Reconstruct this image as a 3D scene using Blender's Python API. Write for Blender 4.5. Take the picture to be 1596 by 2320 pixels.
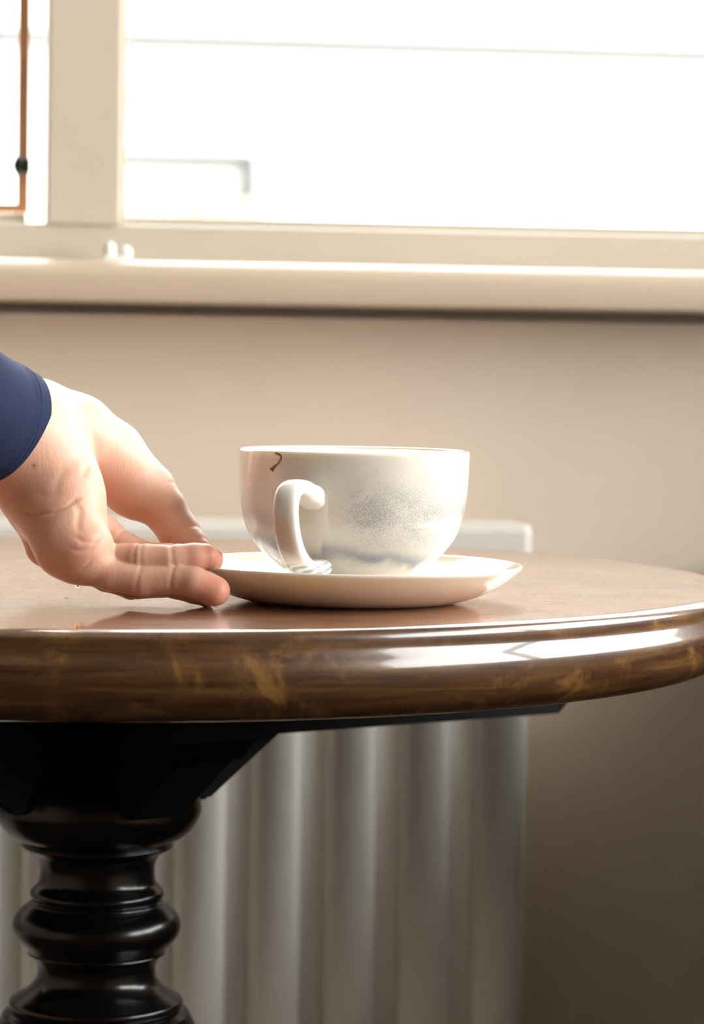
import bpy, bmesh, math, random
import numpy as np
from mathutils import Vector, Matrix

# ------------------------------------------------------------------ scene, camera, light
for o in list(bpy.data.objects):
    bpy.data.objects.remove(o, do_unlink=True)
scene = bpy.context.scene
C = scene.collection
random.seed(4)

FPX, PITCH, ROLL = 6500.0, 0.0497, 0.0148      # focal length in px of a 1596 x 2320 picture
CAMZ = 0.85
cam_data = bpy.data.cameras.new('camera')
cam = bpy.data.objects.new('camera', cam_data)
C.objects.link(cam)
cam_data.sensor_fit = 'VERTICAL'
cam_data.sensor_height = 36.0
cam_data.lens = FPX / 2320 * 36.0
cam_data.clip_start = 0.02
cam_data.dof.use_dof = True
cam_data.dof.focus_distance = 1.325
cam_data.dof.aperture_fstop = 11.0
cam.matrix_world = (Matrix.Translation((0, 0, CAMZ)) @ Matrix.Rotation(math.pi / 2 - PITCH, 4, 'X')
                    @ Matrix.Rotation(ROLL, 4, 'Z'))
scene.camera = cam

scene.view_settings.view_transform = 'Standard'
scene.view_settings.look = 'None'
scene.view_settings.gamma = 1.0
scene.view_settings.use_curve_mapping = False
scene.view_settings.exposure = 0.33

SKY = 12.5
world = bpy.data.worlds.new('world')
scene.world = world
world.use_nodes = True
wb = world.node_tree.nodes['Background']
wb.inputs[0].default_value = (1.0, 0.995, 0.985, 1)
wb.inputs[1].default_value = SKY

# the room is turned a little about the camera's vertical axis
YAW = math.radians(7.0)
ROOM = Matrix.Rotation(YAW, 4, 'Z')
CU, SU = math.cos(YAW), math.sin(YAW)
WALL_V = 2.05
U0, U1, V0, CEIL = -1.9, 1.2, -2.6, 2.7
WIN_BACK = (-0.95, 1.10, 2.15)                  # u0, u1, top
WIN_RIGHT = (0.10, 1.88, 0.82, 1.95)            # v0, v1, z0, z1


def portal(name, loc, rot, sx, sy):             # marks a window opening as the way in for the daylight
    d = bpy.data.lights.new(name, 'AREA')
    d.shape = 'RECTANGLE'
    d.size, d.size_y = sx, sy
    d.cycles.is_portal = True
    o = bpy.data.objects.new(name, d)
    o.matrix_world = ROOM @ Matrix.Translation(loc) @ rot
    C.objects.link(o)


portal('window_back_offscreen', ((WIN_BACK[0] + WIN_BACK[1]) / 2, WALL_V + .16, (.93 + WIN_BACK[2]) / 2),
       Matrix.Rotation(-math.pi / 2, 4, 'X'), WIN_BACK[1] - WIN_BACK[0], WIN_BACK[2] - .93)
portal('window_right_offscreen', (U1 + .16, (WIN_RIGHT[0] + WIN_RIGHT[1]) / 2, (WIN_RIGHT[2] + WIN_RIGHT[3]) / 2),
       Matrix.Rotation(math.pi / 2, 4, 'Y') @ Matrix.Rotation(0, 4, 'Z'),
       WIN_RIGHT[3] - WIN_RIGHT[2], WIN_RIGHT[1] - WIN_RIGHT[0])



# ------------------------------------------------------------------ pixel -> place
def ray(px, py):
    X, Y = px - 798.0, py - 1160.0
    cr, sr = math.cos(ROLL), math.sin(ROLL)
    x = (X * cr + Y * sr) / FPX
    u = -(-X * sr + Y * cr) / FPX
    c, s = math.cos(PITCH), math.sin(PITCH)
    return Vector((x, c + u * s, -s + u * c))


def P(px, py, Y):                               # point on the pixel's ray at world distance Y
    d = ray(px, py)
    d = d * (Y / d.y)
    return Vector((d.x, d.y, d.z + CAMZ))


def PW(px, py, v):                              # point (u, z) on the plane at room depth v
    d = ray(px, py)
    k = v / (-SU * d.x + CU * d.y)
    d = d * k
    return (CU * d.x + SU * d.y, d.z + CAMZ)


# ------------------------------------------------------------------ helpers
def tag(o, label=None, cat=None, group=None, kind=None):
    if label: o['label'] = label
    if cat: o['category'] = cat
    if group: o['group'] = group
    if kind: o['kind'] = kind
    return o


def empty(name, loc=(0, 0, 0)):
    o = bpy.data.objects.new(name, None)
    o.empty_display_size = .02
    o.location = loc
    C.objects.link(o)
    return o


def link(name, me, mat, parent=None, smooth=True, room=False):
    o = bpy.data.objects.new(name, me)
    C.objects.link(o)
    if mat is not None and not me.materials:
        me.materials.append(mat)
    if smooth:
        me.polygons.foreach_set('use_smooth', [True] * len(me.polygons))
    if parent is not None:
        o.parent = parent
        if parent.matrix_basis != Matrix.Identity(4):
            o.matrix_parent_inverse = parent.matrix_basis.inverted()
    if room and (parent is None or not parent.get('in_room')):
        o.matrix_basis = ROOM
    return o


def mesh(verts, faces, name='m'):
    me = bpy.data.meshes.new(name)
    me.from_pydata([tuple(v) for v in verts], [], faces)
    me.update()
    return me


def from_bm(bm, name='m'):
    me = bpy.data.meshes.new(name)
    bm.normal_update()
    bm.to_mesh(me)
    bm.free()
    return me


def add_box(bm, x0, x1, y0, y1, z0, z1, bev=0.0, seg=2):
    r = bmesh.ops.create_cube(bm, size=1)
    vs = r['verts']
    bmesh.ops.scale(bm, vec=(x1 - x0, y1 - y0, z1 - z0), verts=vs)
    bmesh.ops.translate(bm, vec=((x0 + x1) / 2, (y0 + y1) / 2, (z0 + z1) / 2), verts=vs)
    if bev > 0:
        es = list({e for v in vs for e in v.link_edges})
        bmesh.ops.bevel(bm, geom=es, offset=bev, segments=seg, affect='EDGES', profile=.6)


def boxes(*args, bev=0.0):
    bm = bmesh.new()
    for a in args:
        add_box(bm, *a, bev=bev)
    return from_bm(bm)


def catmull(pts, n):
    pts = [Vector(p) for p in pts]
    out = []
    for i in range(len(pts) - 1):
        p0 = pts[max(i - 1, 0)]; p1 = pts[i]; p2 = pts[i + 1]; p3 = pts[min(i + 2, len(pts) - 1)]
        for k in range(n):
            t = k / n
            out.append(.5 * ((2 * p1) + (p2 - p0) * t + (2 * p0 - 5 * p1 + 4 * p2 - p3) * t * t
                             + (3 * p1 - p0 - 3 * p2 + p3) * t ** 3))
    out.append(pts[-1])
    return out


def lathe(profile, seg=96, centre=(0, 0, 0), name='lathe'):
    """profile: (r, z) from one end to the other; ends with r = 0 close"""
    vs, fs = [], []
    n = len(profile)
    for r, z in profile:
        for k in range(seg):
            a = 2 * math.pi * k / seg
            vs.append((centre[0] + r * math.cos(a), centre[1] + r * math.sin(a), centre[2] + z))
    for i in range(n - 1):
        for k in range(seg):
            k2 = (k + 1) % seg
            fs.append((i * seg + k, i * seg + k2, (i + 1) * seg + k2, (i + 1) * seg + k))
    me = mesh(vs, fs, name)
    bm = bmesh.new()
    bm.from_mesh(me)
    bmesh.ops.remove_doubles(bm, verts=bm.verts, dist=1e-6)
    bmesh.ops.recalc_face_normals(bm, faces=bm.faces)
    bm.to_mesh(me)
    bm.free()
    return me


def tube(pts, radii, seg=12, flat=None, cap=True, name='tube'):
    """round tube along pts; flat = (axis, factor) squeezes the section along an axis"""
    vs, fs = [], []
    n = len(pts)
    pts = [Vector(p) for p in pts]
    up = Vector((0, 0, 1))
    prev = None
    for i, p in enumerate(pts):
        d = (pts[min(i + 1, n - 1)] - pts[max(i - 1, 0)]).normalized()
        a = d.cross(up if prev is None else prev)
        if prev is None:
            if a.length < .1:
                a = d.cross(Vector((1, 0, 0)))
            a.normalize()
            b = a.cross(d).normalized()
        else:
            b = (prev - d * prev.dot(d)).normalized()
            a = d.cross(b).normalized()
        prev = b
        r = radii[i] if hasattr(radii, '__len__') else radii
        for k in range(seg):
            t = 2 * math.pi * k / seg
            off = a * math.cos(t) * r + b * math.sin(t) * r
            if flat:
                ax = Vector(flat[0]).normalized()
                off = off - ax * off.dot(ax) * (1 - flat[1])
            vs.append(p + off)
    for i in range(n - 1):
        for k in range(seg):
            k2 = (k + 1) % seg
            fs.append((i * seg + k, i * seg + k2, (i + 1) * seg + k2, (i + 1) * seg + k))
    if cap:
        fs.append(tuple(range(seg - 1, -1, -1)))
        fs.append(tuple((n - 1) * seg + k for k in range(seg)))
    return mesh(vs, fs, name)


# ------------------------------------------------------------------ materials
class NT:
    """small wrapper for building node materials"""
    def __init__(self, name):
        self.m = bpy.data.materials.new(name)
        self.m.use_nodes = True
        self.t = self.m.node_tree
        self.b = self.t.nodes['Principled BSDF']
        self.out = self.t.nodes['Material Output']

    def n(self, kind, **kw):
        nd = self.t.nodes.new(kind)
        for k, v in kw.items():
            setattr(nd, k, v)
        return nd

    def plug(self, sock, val):
        if isinstance(val, bpy.types.NodeSocket):
            self.t.links.new(val, sock)
        elif hasattr(val, '__len__') and len(val) == 3 and sock.type == 'RGBA':
            sock.default_value = (*val, 1)
        else:
            sock.default_value = val

    def math(self, op, a, b=0.0, c=None, clamp=False):
        nd = self.n('ShaderNodeMath', operation=op)
        nd.use_clamp = clamp
        self.plug(nd.inputs[0], a)
        self.plug(nd.inputs[1], b)
        if c is not None:
            self.plug(nd.inputs[2], c)
        return nd.outputs[0]

    def coords(self, scale=(1, 1, 1), rot=(0, 0, 0), src='Object'):
        tc = self.n('ShaderNodeTexCoord')
        mp = self.n('ShaderNodeMapping')
        mp.inputs['Scale'].default_value = scale
        mp.inputs['Rotation'].default_value = rot
        self.t.links.new(tc.outputs[src], mp.inputs[0])
        return mp.outputs[0]

    def noise(self, vec, scale=5.0, detail=4.0, rough=.5, dist=0.0):
        nd = self.n('ShaderNodeTexNoise')
        self.t.links.new(vec, nd.inputs['Vector'])
        nd.inputs['Scale'].default_value = scale
        nd.inputs['Detail'].default_value = detail
        nd.inputs['Roughness'].default_value = rough
        nd.inputs['Distortion'].default_value = dist
        return nd.outputs[0]

    def ramp(self, fac, stops):
        nd = self.n('ShaderNodeValToRGB')
        self.plug(nd.inputs[0], fac)
        cr = nd.color_ramp
        while len(cr.elements) < len(stops):
            cr.elements.new(.5)
        for e, (p, c) in zip(cr.elements, stops):
            e.position = p
            e.color = (*c, 1) if len(c) == 3 else c
        return nd.outputs[0]

    def mix(self, fac, a, b, blend='MIX'):
        nd = self.n('ShaderNodeMix', data_type='RGBA', blend_type=blend)
        self.plug(nd.inputs[0], fac)
        self.plug(nd.inputs[6], a)
        self.plug(nd.inputs[7], b)
        return nd.outputs[2]

    def smooth(self, x, lo, hi):
        nd = self.n('ShaderNodeMapRange', interpolation_type='SMOOTHSTEP')
        self.plug(nd.inputs[0], x)
        nd.inputs[1].default_value = lo
        nd.inputs[2].default_value = hi
        return nd.outputs[0]

    def bump(self, h, strength=.2, dist=.001):
        nd = self.n('ShaderNodeBump')
        nd.inputs['Strength'].default_value = strength
        nd.inputs['Distance'].default_value = dist
        self.plug(nd.inputs['Height'], h)
        self.t.links.new(nd.outputs[0], self.b.inputs['Normal'])

    def set(self, **kw):
        names = {'color': 'Base Color', 'rough': 'Roughness', 'metal': 'Metallic', 'spec': 'Specular IOR Level',
                 'coat': 'Coat Weight', 'coat_rough': 'Coat Roughness', 'sss': 'Subsurface Weight',
                 'sss_scale': 'Subsurface Scale', 'sheen': 'Sheen Weight', 'ior': 'IOR'}
        for k, v in kw.items():
            self.plug(self.b.inputs[names[k]], v)
        return self


def plain(name, color, rough=.5, noise=0.0, scale=20.0, bump=0.0, **kw):
    n = NT(name)
    v = n.coords()
    f = n.noise(v, scale, 5)
    if noise:
        lo = tuple(c * (1 - noise) for c in color)
        hi = tuple(min(1, c * (1 + noise)) for c in color)
        n.set(color=n.ramp(f, [(.3, lo), (.7, hi)]))
    else:
        n.set(color=color)
    n.set(rough=rough, **kw)
    if bump:
        n.bump(n.noise(v, scale * 6, 3), bump, .0006)
    return n.m


M = {}
M['wall'] = plain('cream_wall_paint', (.88, .745, .615), .62, .03, 6, .15)
M['dark_wall'] = plain('dark_panel_paint', (.20, .165, .13), .6, .1, 4)
M['left_wall'] = plain('tan_wall_paint', (.40, .33, .27), .6, .05, 4)
M['ceiling'] = plain('ceiling_paint', (.84, .81, .76), .8, .02)
M['trim'] = plain('cream_gloss_paint', (.66, .59, .485), .32, .03, 8, .05)
M['sill'] = plain('sill_gloss_paint', (.63, .51, .39), .42, .03, 8, .05)
M['rad'] = plain('radiator_enamel', (.90, .86, .80), .35, .02, 8)
M['sash'] = plain('brown_sash_wood', (.50, .29, .15), .5, .15, 30)
M['dark_metal'] = plain('dark_iron', (.03, .04, .04), .4, .1, 40, metal=.6)
M['facade'] = plain('pale_render', (.32, .315, .305), .9, .03, 2)
M['facade_grey'] = plain('grey_facade_trim', (.04, .044, .044), .8, .1, 3)
M['facade_beige'] = plain('beige_facade_band', (.12, .11, .08), .8, .1, 3)
M['pavement'] = plain('pavement', (.55, .54, .52), .9, .1, 3)
M['ebony_matt'] = plain('ebonised_wood_matt', (.0045, .0035, .003), .6, .3, 18, spec=.15)
M['ebony'] = plain('ebonised_wood', (.0045, .0035, .003), .22, .3, 18, spec=.5)
M['white_plastic'] = plain('white_plastic', (.93, .92, .90), .35)
M['gold'] = plain('gold', (.95, .62, .18), .18, metal=1.0)
M['stone'] = plain('dark_stone', (.02, .03, .03), .08)


def crumb_mat():
    n = NT('pale_crumb')
    tr = n.n('ShaderNodeBsdfTranslucent')
    tr.inputs[0].default_value = (.95, .92, .86, 1)
    mx = n.n('ShaderNodeMixShader')
    n.plug(mx.inputs[0], n.math('MULTIPLY_ADD', n.noise(n.coords(), 900, 2), .3, .5))
    n.set(color=(.95, .92, .86), rough=.3)
    n.t.links.new(n.b.outputs[0], mx.inputs[1])
    n.t.links.new(tr.outputs[0], mx.inputs[2])
    n.t.links.new(mx.outputs[0], n.out.inputs[0])
    return n.m


M['crumb'] = crumb_mat()
M['nail'] = plain('nail', (.80, .52, .42), .25, .05, 200, spec=.5)
M['copper_pipe'] = plain('painted_pipe', (.74, .68, .6), .4)


def glass_mat():
    n = NT('window_glass')
    tr = n.n('ShaderNodeBsdfTransparent')
    tr.inputs[0].default_value = (.97, .98, .97, 1)
    gl = n.n('ShaderNodeBsdfGlossy')
    gl.inputs['Roughness'].default_value = .02
    fr = n.n('ShaderNodeFresnel')
    fr.inputs[0].default_value = 1.35
    mx = n.n('ShaderNodeMixShader')
    n.t.links.new(fr.outputs[0], mx.inputs[0])
    n.t.links.new(tr.outputs[0], mx.inputs[1])
    n.t.links.new(gl.outputs[0], mx.inputs[2])
    n.t.links.new(mx.outputs[0], n.out.inputs[0])
    return n.m


M['glass'] = glass_mat()


def wood_mat(name, dark, mid, light, edge=False):
    n = NT(name)
    v = n.coords((1, 1, 1))
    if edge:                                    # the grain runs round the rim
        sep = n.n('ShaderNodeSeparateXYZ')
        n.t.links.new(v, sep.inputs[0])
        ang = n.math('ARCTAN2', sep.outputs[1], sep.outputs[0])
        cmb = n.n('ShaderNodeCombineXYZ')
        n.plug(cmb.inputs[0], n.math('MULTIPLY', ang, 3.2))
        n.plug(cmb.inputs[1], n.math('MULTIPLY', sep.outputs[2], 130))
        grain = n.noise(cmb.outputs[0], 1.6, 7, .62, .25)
    else:
        grain = n.noise(n.coords((4, 70, 12), (0, 0, .12)), 6, 7, .62, .3)
    big = n.noise(v, 9, 4, .6)
    col = n.ramp(grain, [(.30, dark), (.52, mid), (.74, light)])
    col = n.mix(n.math('MULTIPLY', n.smooth(big, .40, .70), .45), col, dark)
    # golden patches where the varnish has worn through
    wv = n.noise(n.coords((1, 1, 1.3)), 24, 7, .7, .6)
    wear = n.smooth(wv, .50, .70)
    col = n.mix(n.math('MULTIPLY', wear, .6 if edge else .2), col, (.36, .18, .045))
    fine = n.noise(v, 420, 3, .6)
    n.set(color=col, spec=.5)
    r = n.math('MULTIPLY_ADD', n.noise(v, 34, 5, .6), .20, .16)
    n.set(rough=n.math('MULTIPLY_ADD', fine, .08, r))
    cr = n.math('MULTIPLY_ADD', n.noise(n.coords((3, 24, 3), (0, 0, .1)), 4, 4), .09, .015)
    n.set(coat=.9, coat_rough=cr)
    # long fine scratches and the open grain
    scr = n.noise(n.coords((4, 260, 60), (0, 0, .1)), 7, 3, .5)
    h = n.math('MULTIPLY_ADD', scr, .5, n.math('MULTIPLY', fine, .4))
    n.bump(h, .10, .0005)
    return n.m


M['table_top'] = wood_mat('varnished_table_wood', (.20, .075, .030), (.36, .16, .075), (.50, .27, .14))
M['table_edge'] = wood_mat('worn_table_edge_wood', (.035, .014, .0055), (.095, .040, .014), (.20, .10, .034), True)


def floor_mat():
    n = NT('dark_floor_boards')
    g = n.noise(n.coords((2, 30, 2)), 5, 5, .6)
    n.set(color=n.ramp(g, [(.3, (.020, .012, .007)), (.7, (.05, .028, .016))]), rough=.45)
    return n.m


M['floor'] = floor_mat()


def ceramic(name, pattern):
    n = NT(name)
    v = n.coords()
    base = (.80, .765, .70)
    col = n.mix(n.noise(v, 60, 4), (.77, .72, .64), (.715, .66, .58))
    if pattern:
        sep = n.n('ShaderNodeSeparateXYZ')
        n.t.links.new(v, sep.inputs[0])
        x, z = sep.outputs[0], sep.outputs[2]
        cloud = n.noise(n.coords((1, 1, 1.5)), 55, 5, .6, .5)
        speck = n.noise(v, 2200, 2, .7)

        def gauss(val, centre, width):
            d = n.math('DIVIDE', n.math('SUBTRACT', val, centre), width)
            return n.math('EXPONENT', n.math('MULTIPLY', n.math('MULTIPLY', d, d), -1.0))
        zw = n.math('ADD', z, n.math('MULTIPLY', n.math('SUBTRACT', cloud, .5), .012))
        # slanting blue grey wash low on the bowl
        cz = n.math('MULTIPLY_ADD', x, -.12, .0185)
        band = gauss(zw, cz, .0035)
        band2 = n.math('MULTIPLY', gauss(zw, n.math('MULTIPLY_ADD', x, -.25, .0225), .0045),
                       n.smooth(n.math('MULTIPLY', x, -1), .015, .05))
        haze = n.math('MULTIPLY', gauss(zw, .037, .017), n.smooth(x, -.014, .006))
        hazel = n.math('MULTIPLY', gauss(zw, .033, .012), n.smooth(n.math('MULTIPLY', x, -1), .028, .046))
        # no wash in the clear patch behind the handle
        clear = n.math('MULTIPLY', n.smooth(n.math('ABSOLUTE', n.math('ADD', x, .0225)), .0075, .0092), 1.0)
        grain = n.smooth(n.math('ADD', n.math('MULTIPLY', speck, .75), n.math('MULTIPLY', cloud, .35)), .46, .66)
        d1 = n.math('MULTIPLY', n.math('ADD', band, n.math('MULTIPLY', band2, .55), clamp=True), n.math('MULTIPLY_ADD', cloud, .9, .25), clamp=True)
        d2 = n.math('MULTIPLY', n.math('ADD', haze, n.math('MULTIPLY', hazel, .7), clamp=True), n.math('MULTIPLY', grain, .85), clamp=True)
        d1 = n.math('MULTIPLY', d1, clear)
        d2 = n.math('MULTIPLY', d2, clear)
        col = n.mix(n.math('MULTIPLY', d2, 1.0), col, (.30, .31, .34))
        col = n.mix(n.math('MULTIPLY', d1, 1.0), col, (.17, .20, .26))
    n.set(color=col, rough=.12, spec=.5, coat=.35, coat_rough=.04, sss=.35, sss_scale=.006)
    n.b.inputs['Subsurface Radius'].default_value = (1.0, .8, .6)
    n.bump(n.noise(v, 120, 2), .03, .0005)
    return n.m


M['ceramic'] = ceramic('white_glaze', False)
M['cup'] = ceramic('washed_glaze', True)


def handle_mat():
    n = NT('handle_glaze')
    v = n.coords()
    sep = n.n('ShaderNodeSeparateXYZ')
    n.t.links.new(v, sep.inputs[0])
    x, y, z = sep.outputs
    w = n.noise(v, 160, 3, .5)
    zz = n.math('ADD', z, n.math('MULTIPLY', w, .004))
    st = n.math('SINE', n.math('MULTIPLY', n.math('ADD', zz, n.math('MULTIPLY', x, -.35)), 2200))
    low = n.smooth(n.math('MULTIPLY', z, -1), -.0165, -.0135)
    f = n.math('MULTIPLY', n.smooth(st, -.3, .6), low)
    n.set(color=n.mix(n.math('MULTIPLY', f, .8), (.82, .785, .72), (.22, .26, .29)),
          rough=.12, coat=.35, coat_rough=.04)
    return n.m


M['handle'] = handle_mat()


def latte_mat():
    n = NT('latte_foam')
    v = n.coords()
    f = n.noise(v, 50, 3, .5, .8)
    n.set(color=n.ramp(f, [(.40, (.62, .42, .22)), (.55, (.85, .74, .56))]), rough=.4)
    return n.m


M['latte'] = latte_mat()
M['drip'] = plain('dried_coffee', (.30, .115, .025), .25, .3, 400)


def cloth_mat():
    n = NT('navy_cotton')
    v = n.coords()
    f = n.noise(v, 25, 4)
    weave = n.noise(n.coords((1, 1, 1)), 1400, 2)
    n.set(color=n.ramp(f, [(.3, (.006, .010, .034)), (.7, (.010, .017, .054))]), rough=.85, sheen=.15, spec=.2)
    n.b.inputs['Sheen Tint'].default_value = (.35, .42, .80, 1)
    n.b.inputs['Sheen Roughness'].default_value = .4
    n.bump(weave, .35, .0006)
    return n.m


M['navy'] = cloth_mat()


def skin_mat():
    n = NT('skin')
    at = n.n('ShaderNodeAttribute', attribute_name='tone')
    v = n.coords()
    mott = n.noise(v, 130, 4, .6)
    col = n.mix(n.math('MULTIPLY', n.smooth(mott, .45, .7), .22), at.outputs['Color'], (.62, .25, .17))
    n.set(color=col, rough=.46, spec=.4, sss=.35, sss_scale=.004)
    n.b.inputs['Subsurface Radius'].default_value = (1.0, .32, .16)
    lines = n.noise(n.coords((320, 320, 110), (0, .5, 0)), 2.2, 3, .6)
    pores = n.noise(v, 1500, 2, .6)
    n.bump(n.math('MULTIPLY_ADD', pores, .35, lines), .22, .0006)
    return n.m


M['skin'] = skin_mat()

# ------------------------------------------------------------------ room shell
T = .18


def struct(name, me, mat, smooth=False):
    o = link(name, me, mat, None, smooth, True)
    o['kind'] = 'structure'
    return o


struct('floor', boxes((U0 - T, U1 + T, V0 - T, WALL_V + T, -.1, 0)), M['floor'])
struct('ceiling', boxes((U0 - T, U1 + T, V0 - T, WALL_V + T, CEIL, CEIL + .1)), M['ceiling'])
z_sill_top = PW(798, 598, 1.985)[1]
z_sill_bot = PW(798, 693, 1.972)[1]
a, b, top = WIN_BACK
struct('wall_back', boxes((U0 - T, U1 + T, WALL_V, WALL_V + T, 0, z_sill_bot - .0075),
                          (U0 - T, U1 + T, WALL_V + .05, WALL_V + T, z_sill_bot - .0075, z_sill_bot + .004),
                          (U0 - T, a, WALL_V, WALL_V + T, z_sill_bot, CEIL),
                          (b, U1 + T, WALL_V, WALL_V + T, z_sill_bot, CEIL),
                          (a, b, WALL_V, WALL_V + T, top, CEIL)), M['wall'])
struct('wall_left', boxes((U0 - T, U0, V0, WALL_V, 0, CEIL)), M['left_wall'])
v0, v1, z0, z1 = WIN_RIGHT
struct('wall_right', boxes((U1, U1 + T, V0, v0, 0, CEIL), (U1, U1 + T, v1, WALL_V, 0, CEIL),
                           (U1, U1 + T, v0, v1, 0, z0), (U1, U1 + T, v0, v1, z1, CEIL)), M['wall'])
struct('wall_front', boxes((U0 - T, U1 + T, V0 - T, V0, 0, CEIL)), M['dark_wall'])

# --- the window in the back wall
FV = WALL_V - .004                               # plane of the frame's face
uL0 = PW(106, 300, FV)[0]
uL1 = PW(275, 300, FV)[0]
z_rail = PW(798, 519, FV)[1]
z_rail_l = PW(60, 494, FV)[1]
w1 = link('window_1', boxes((a, b, FV, FV + .07, z_sill_top - .003, z_rail), (a, b, FV, FV + .07, top - .045, top),
                            (a, a + .045, FV, FV + .07, z_rail, top - .045), (b - .045, b, FV, FV + .07, z_rail, top - .045),
                            (uL0, uL1, FV - .003, FV + .07, z_rail - .001, top - .045), bev=.0025), M['trim'], None, False, True)
w1['kind'] = 'structure'
w1['in_room'] = 1


def room_child(name, me, mat, parent, smooth=False):
    o = link(name, me, mat, None, smooth)
    o.parent = parent
    return o


bead = []
room_child('glazing_bead', boxes((uL1, b - .045, FV + .012, FV + .024, z_rail, z_rail + .006),
                                 (uL1, uL1 + .004, FV + .012, FV + .024, z_rail + .006, top - .045), bev=.001), M['trim'], w1)
room_child('pane', boxes((uL1, b - .045, FV + .030, FV + .034, z_rail, top - .045)), M['glass'], w1)
room_child('pane', boxes((a + .045, uL0 - .03, FV + .075, FV + .079, z_rail + .01, top - .05)), M['glass'], w1)
# slim brown sash of the left light, standing outwards
SV = FV + .072
su1 = PW(66, 300, SV)[0]
su0 = PW(40, 300, SV)[0]
sz0, sz1 = PW(20, 482, SV)[1], PW(20, 462, SV)[1]
sash = room_child('sash', boxes((su0, su1, SV, SV + .03, sz0, top - .05), (a + .045, su0, SV, SV + .03, sz0, sz1),
                                (a + .045, su0, SV, SV + .03, top - .06, top - .05), bev=.001), M['sash'], w1)
hu, hz = PW(38, 375, SV - .004)
h = room_child('latch', lathe(catmull([(0, -.007, 0), (.003, -.0062, 0), (.0046, -.002, 0), (.0046, .002, 0), (.003, .0062, 0), (0, .007, 0)], 4)
               and [(p.x, p.y) for p in catmull([(0, -.008, 0), (.002, -.0065, 0), (.0042, -.002, 0), (.0042, .002, 0), (.002, .0065, 0), (0, .008, 0)], 4)],
               24, (hu + .0015, SV - .004, hz)), M['dark_metal'], sash, True)
room_child('inner_rail', boxes((a + .045, su1 - .002, FV + .01, FV + .06, z_rail - .002, PW(20, 480, FV)[1]), bev=.002), M['trim'], w1)
h2 = room_child('latch_plate', boxes((hu, su1 + .001, SV - .006, SV + .002, hz - .005, hz + .005), bev=.001), M['dark_metal'], sash)

# --- sill with a rounded nose
sill_prof = []
rr, rv_ = .0120, .024
vf = WALL_V - .078
for k in range(0, 9):
    t = math.pi / 2 * k / 8
    sill_prof.append((vf + rv_ - rv_ * math.sin(t), z_sill_top - rr + rr * math.cos(t)))
sill_prof = sill_prof + [(vf, z_sill_bot + .004), (vf + .001, z_sill_bot + .001), (vf + .004, z_sill_bot),
                         (WALL_V + .051, z_sill_bot), (WALL_V + .051, z_sill_top)]
su, eu = a - .06, b + .06
n = len(sill_prof)
me = mesh([(su, v, z) for v, z in sill_prof] + [(eu, v, z) for v, z in sill_prof],
          [(i, (i + 1) % n, n + (i + 1) % n, n + i) for i in range(n)] + [tuple(range(n - 1, -1, -1)), tuple(range(n, 2 * n))])
sl = struct('trim_1', me, M['sill'], True)
sl.data.set_sharp_from_angle(angle=math.radians(35))
sl['label'] = 'cream painted window sill with rounded nose'


# --- windows of the other walls, behind and beside the camera
def side_window(name, along, lo, hi, zz0, zz1, at, bars):
    def bx(a0, a1, d0, d1, q0, q1):
        return (a0, a1, d0, d1, q0, q1) if along == 'u' else (d0, d1, a0, a1, q0, q1)
    d0, d1 = at
    fr = [bx(lo, hi, d0, d1, zz0, zz0 + .05), bx(lo, hi, d0, d1, zz1 - .05, zz1),
          bx(lo, lo + .05, d0, d1, zz0 + .05, zz1 - .05), bx(hi - .05, hi, d0, d1, zz0 + .05, zz1 - .05)]
    for k in range(1, bars):
        c = lo + (hi - lo) * k / bars
        fr.append(bx(c - .025, c + .025, d0, d1, zz0 + .05, zz1 - .05))
    o = struct(name, boxes(*fr, bev=.003), M['trim'])
    m = (d0 + d1) / 2
    for k in range(bars):
        c0 = lo + (hi - lo) * k / bars + .02
        c1 = lo + (hi - lo) * (k + 1) / bars - .02
        room_child('pane', boxes(bx(c0, c1, m - .002, m + .002, zz0 + .04, zz1 - .04)), M['glass'], o)


side_window('window_2', 'v', v0, v1, z0, z1, (U1 + .05, U1 + .11), 2)
struct('baseboard_back', boxes((U0, U1, WALL_V - .015, WALL_V, 0, .12), bev=.003), M['trim'])

# --- radiator under the window
RV = 1.945
ru1, rz1 = PW(1205, 1186, RV)
ru0 = -1.05
rz0 = rz1 - .58
rad = empty('radiator')
rad.matrix_basis = ROOM
tag(rad, 'white panel radiator with vertical ribs on the wall under the window', 'radiator')


def rad_part(name, me, mat=None, smooth=False):
    o = link(name, me, mat or M['rad'], None, smooth)
    o.parent = rad
    return o


rad_part('panel', boxes((ru0, ru1, RV + .006, RV + .022, rz0, rz1 - .004), bev=.003))
rad_part('top_rail', boxes((ru0, ru1, RV - .008, RV + .062, rz1 - .030, rz1), bev=.006))
rad_part('bottom_rail', boxes((ru0, ru1, RV - .002, RV + .024, rz0 - .004, rz0 + .03), bev=.005))
rad_part('rear_panel', boxes((ru0, ru1, RV + .046, RV + .060, rz0, rz1 - .02), bev=.003))
rad_part('side_panel', boxes((ru1 - .003, ru1, RV + .002, RV + .060, rz0, rz1 - .01), bev=.001))
rad_part('side_panel', boxes((ru0, ru0 + .003, RV + .002, RV + .060, rz0, rz1 - .01), bev=.001))
pitch = PW(870, 1760, RV)[0] - PW(701, 1760, RV)[0]
c0 = PW(628, 1760, RV)[0]
prof = [(-.0185, .0075), (-.0165, .0015), (-.0120, -.0040), (-.0040, -.0065), (.0040, -.0065), (.0120, -.0040), (.0165, .0015), (.0185, .0075)]
prof = [(p.x, p.y) for p in catmull([(x, y, 0) for x, y in prof], 3)]
rv = [(x, RV + y, rz0 + .032) for x, y in prof] + [(x, RV + y, rz1 - .032) for x, y in prof]
m_ = len(prof)
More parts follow.
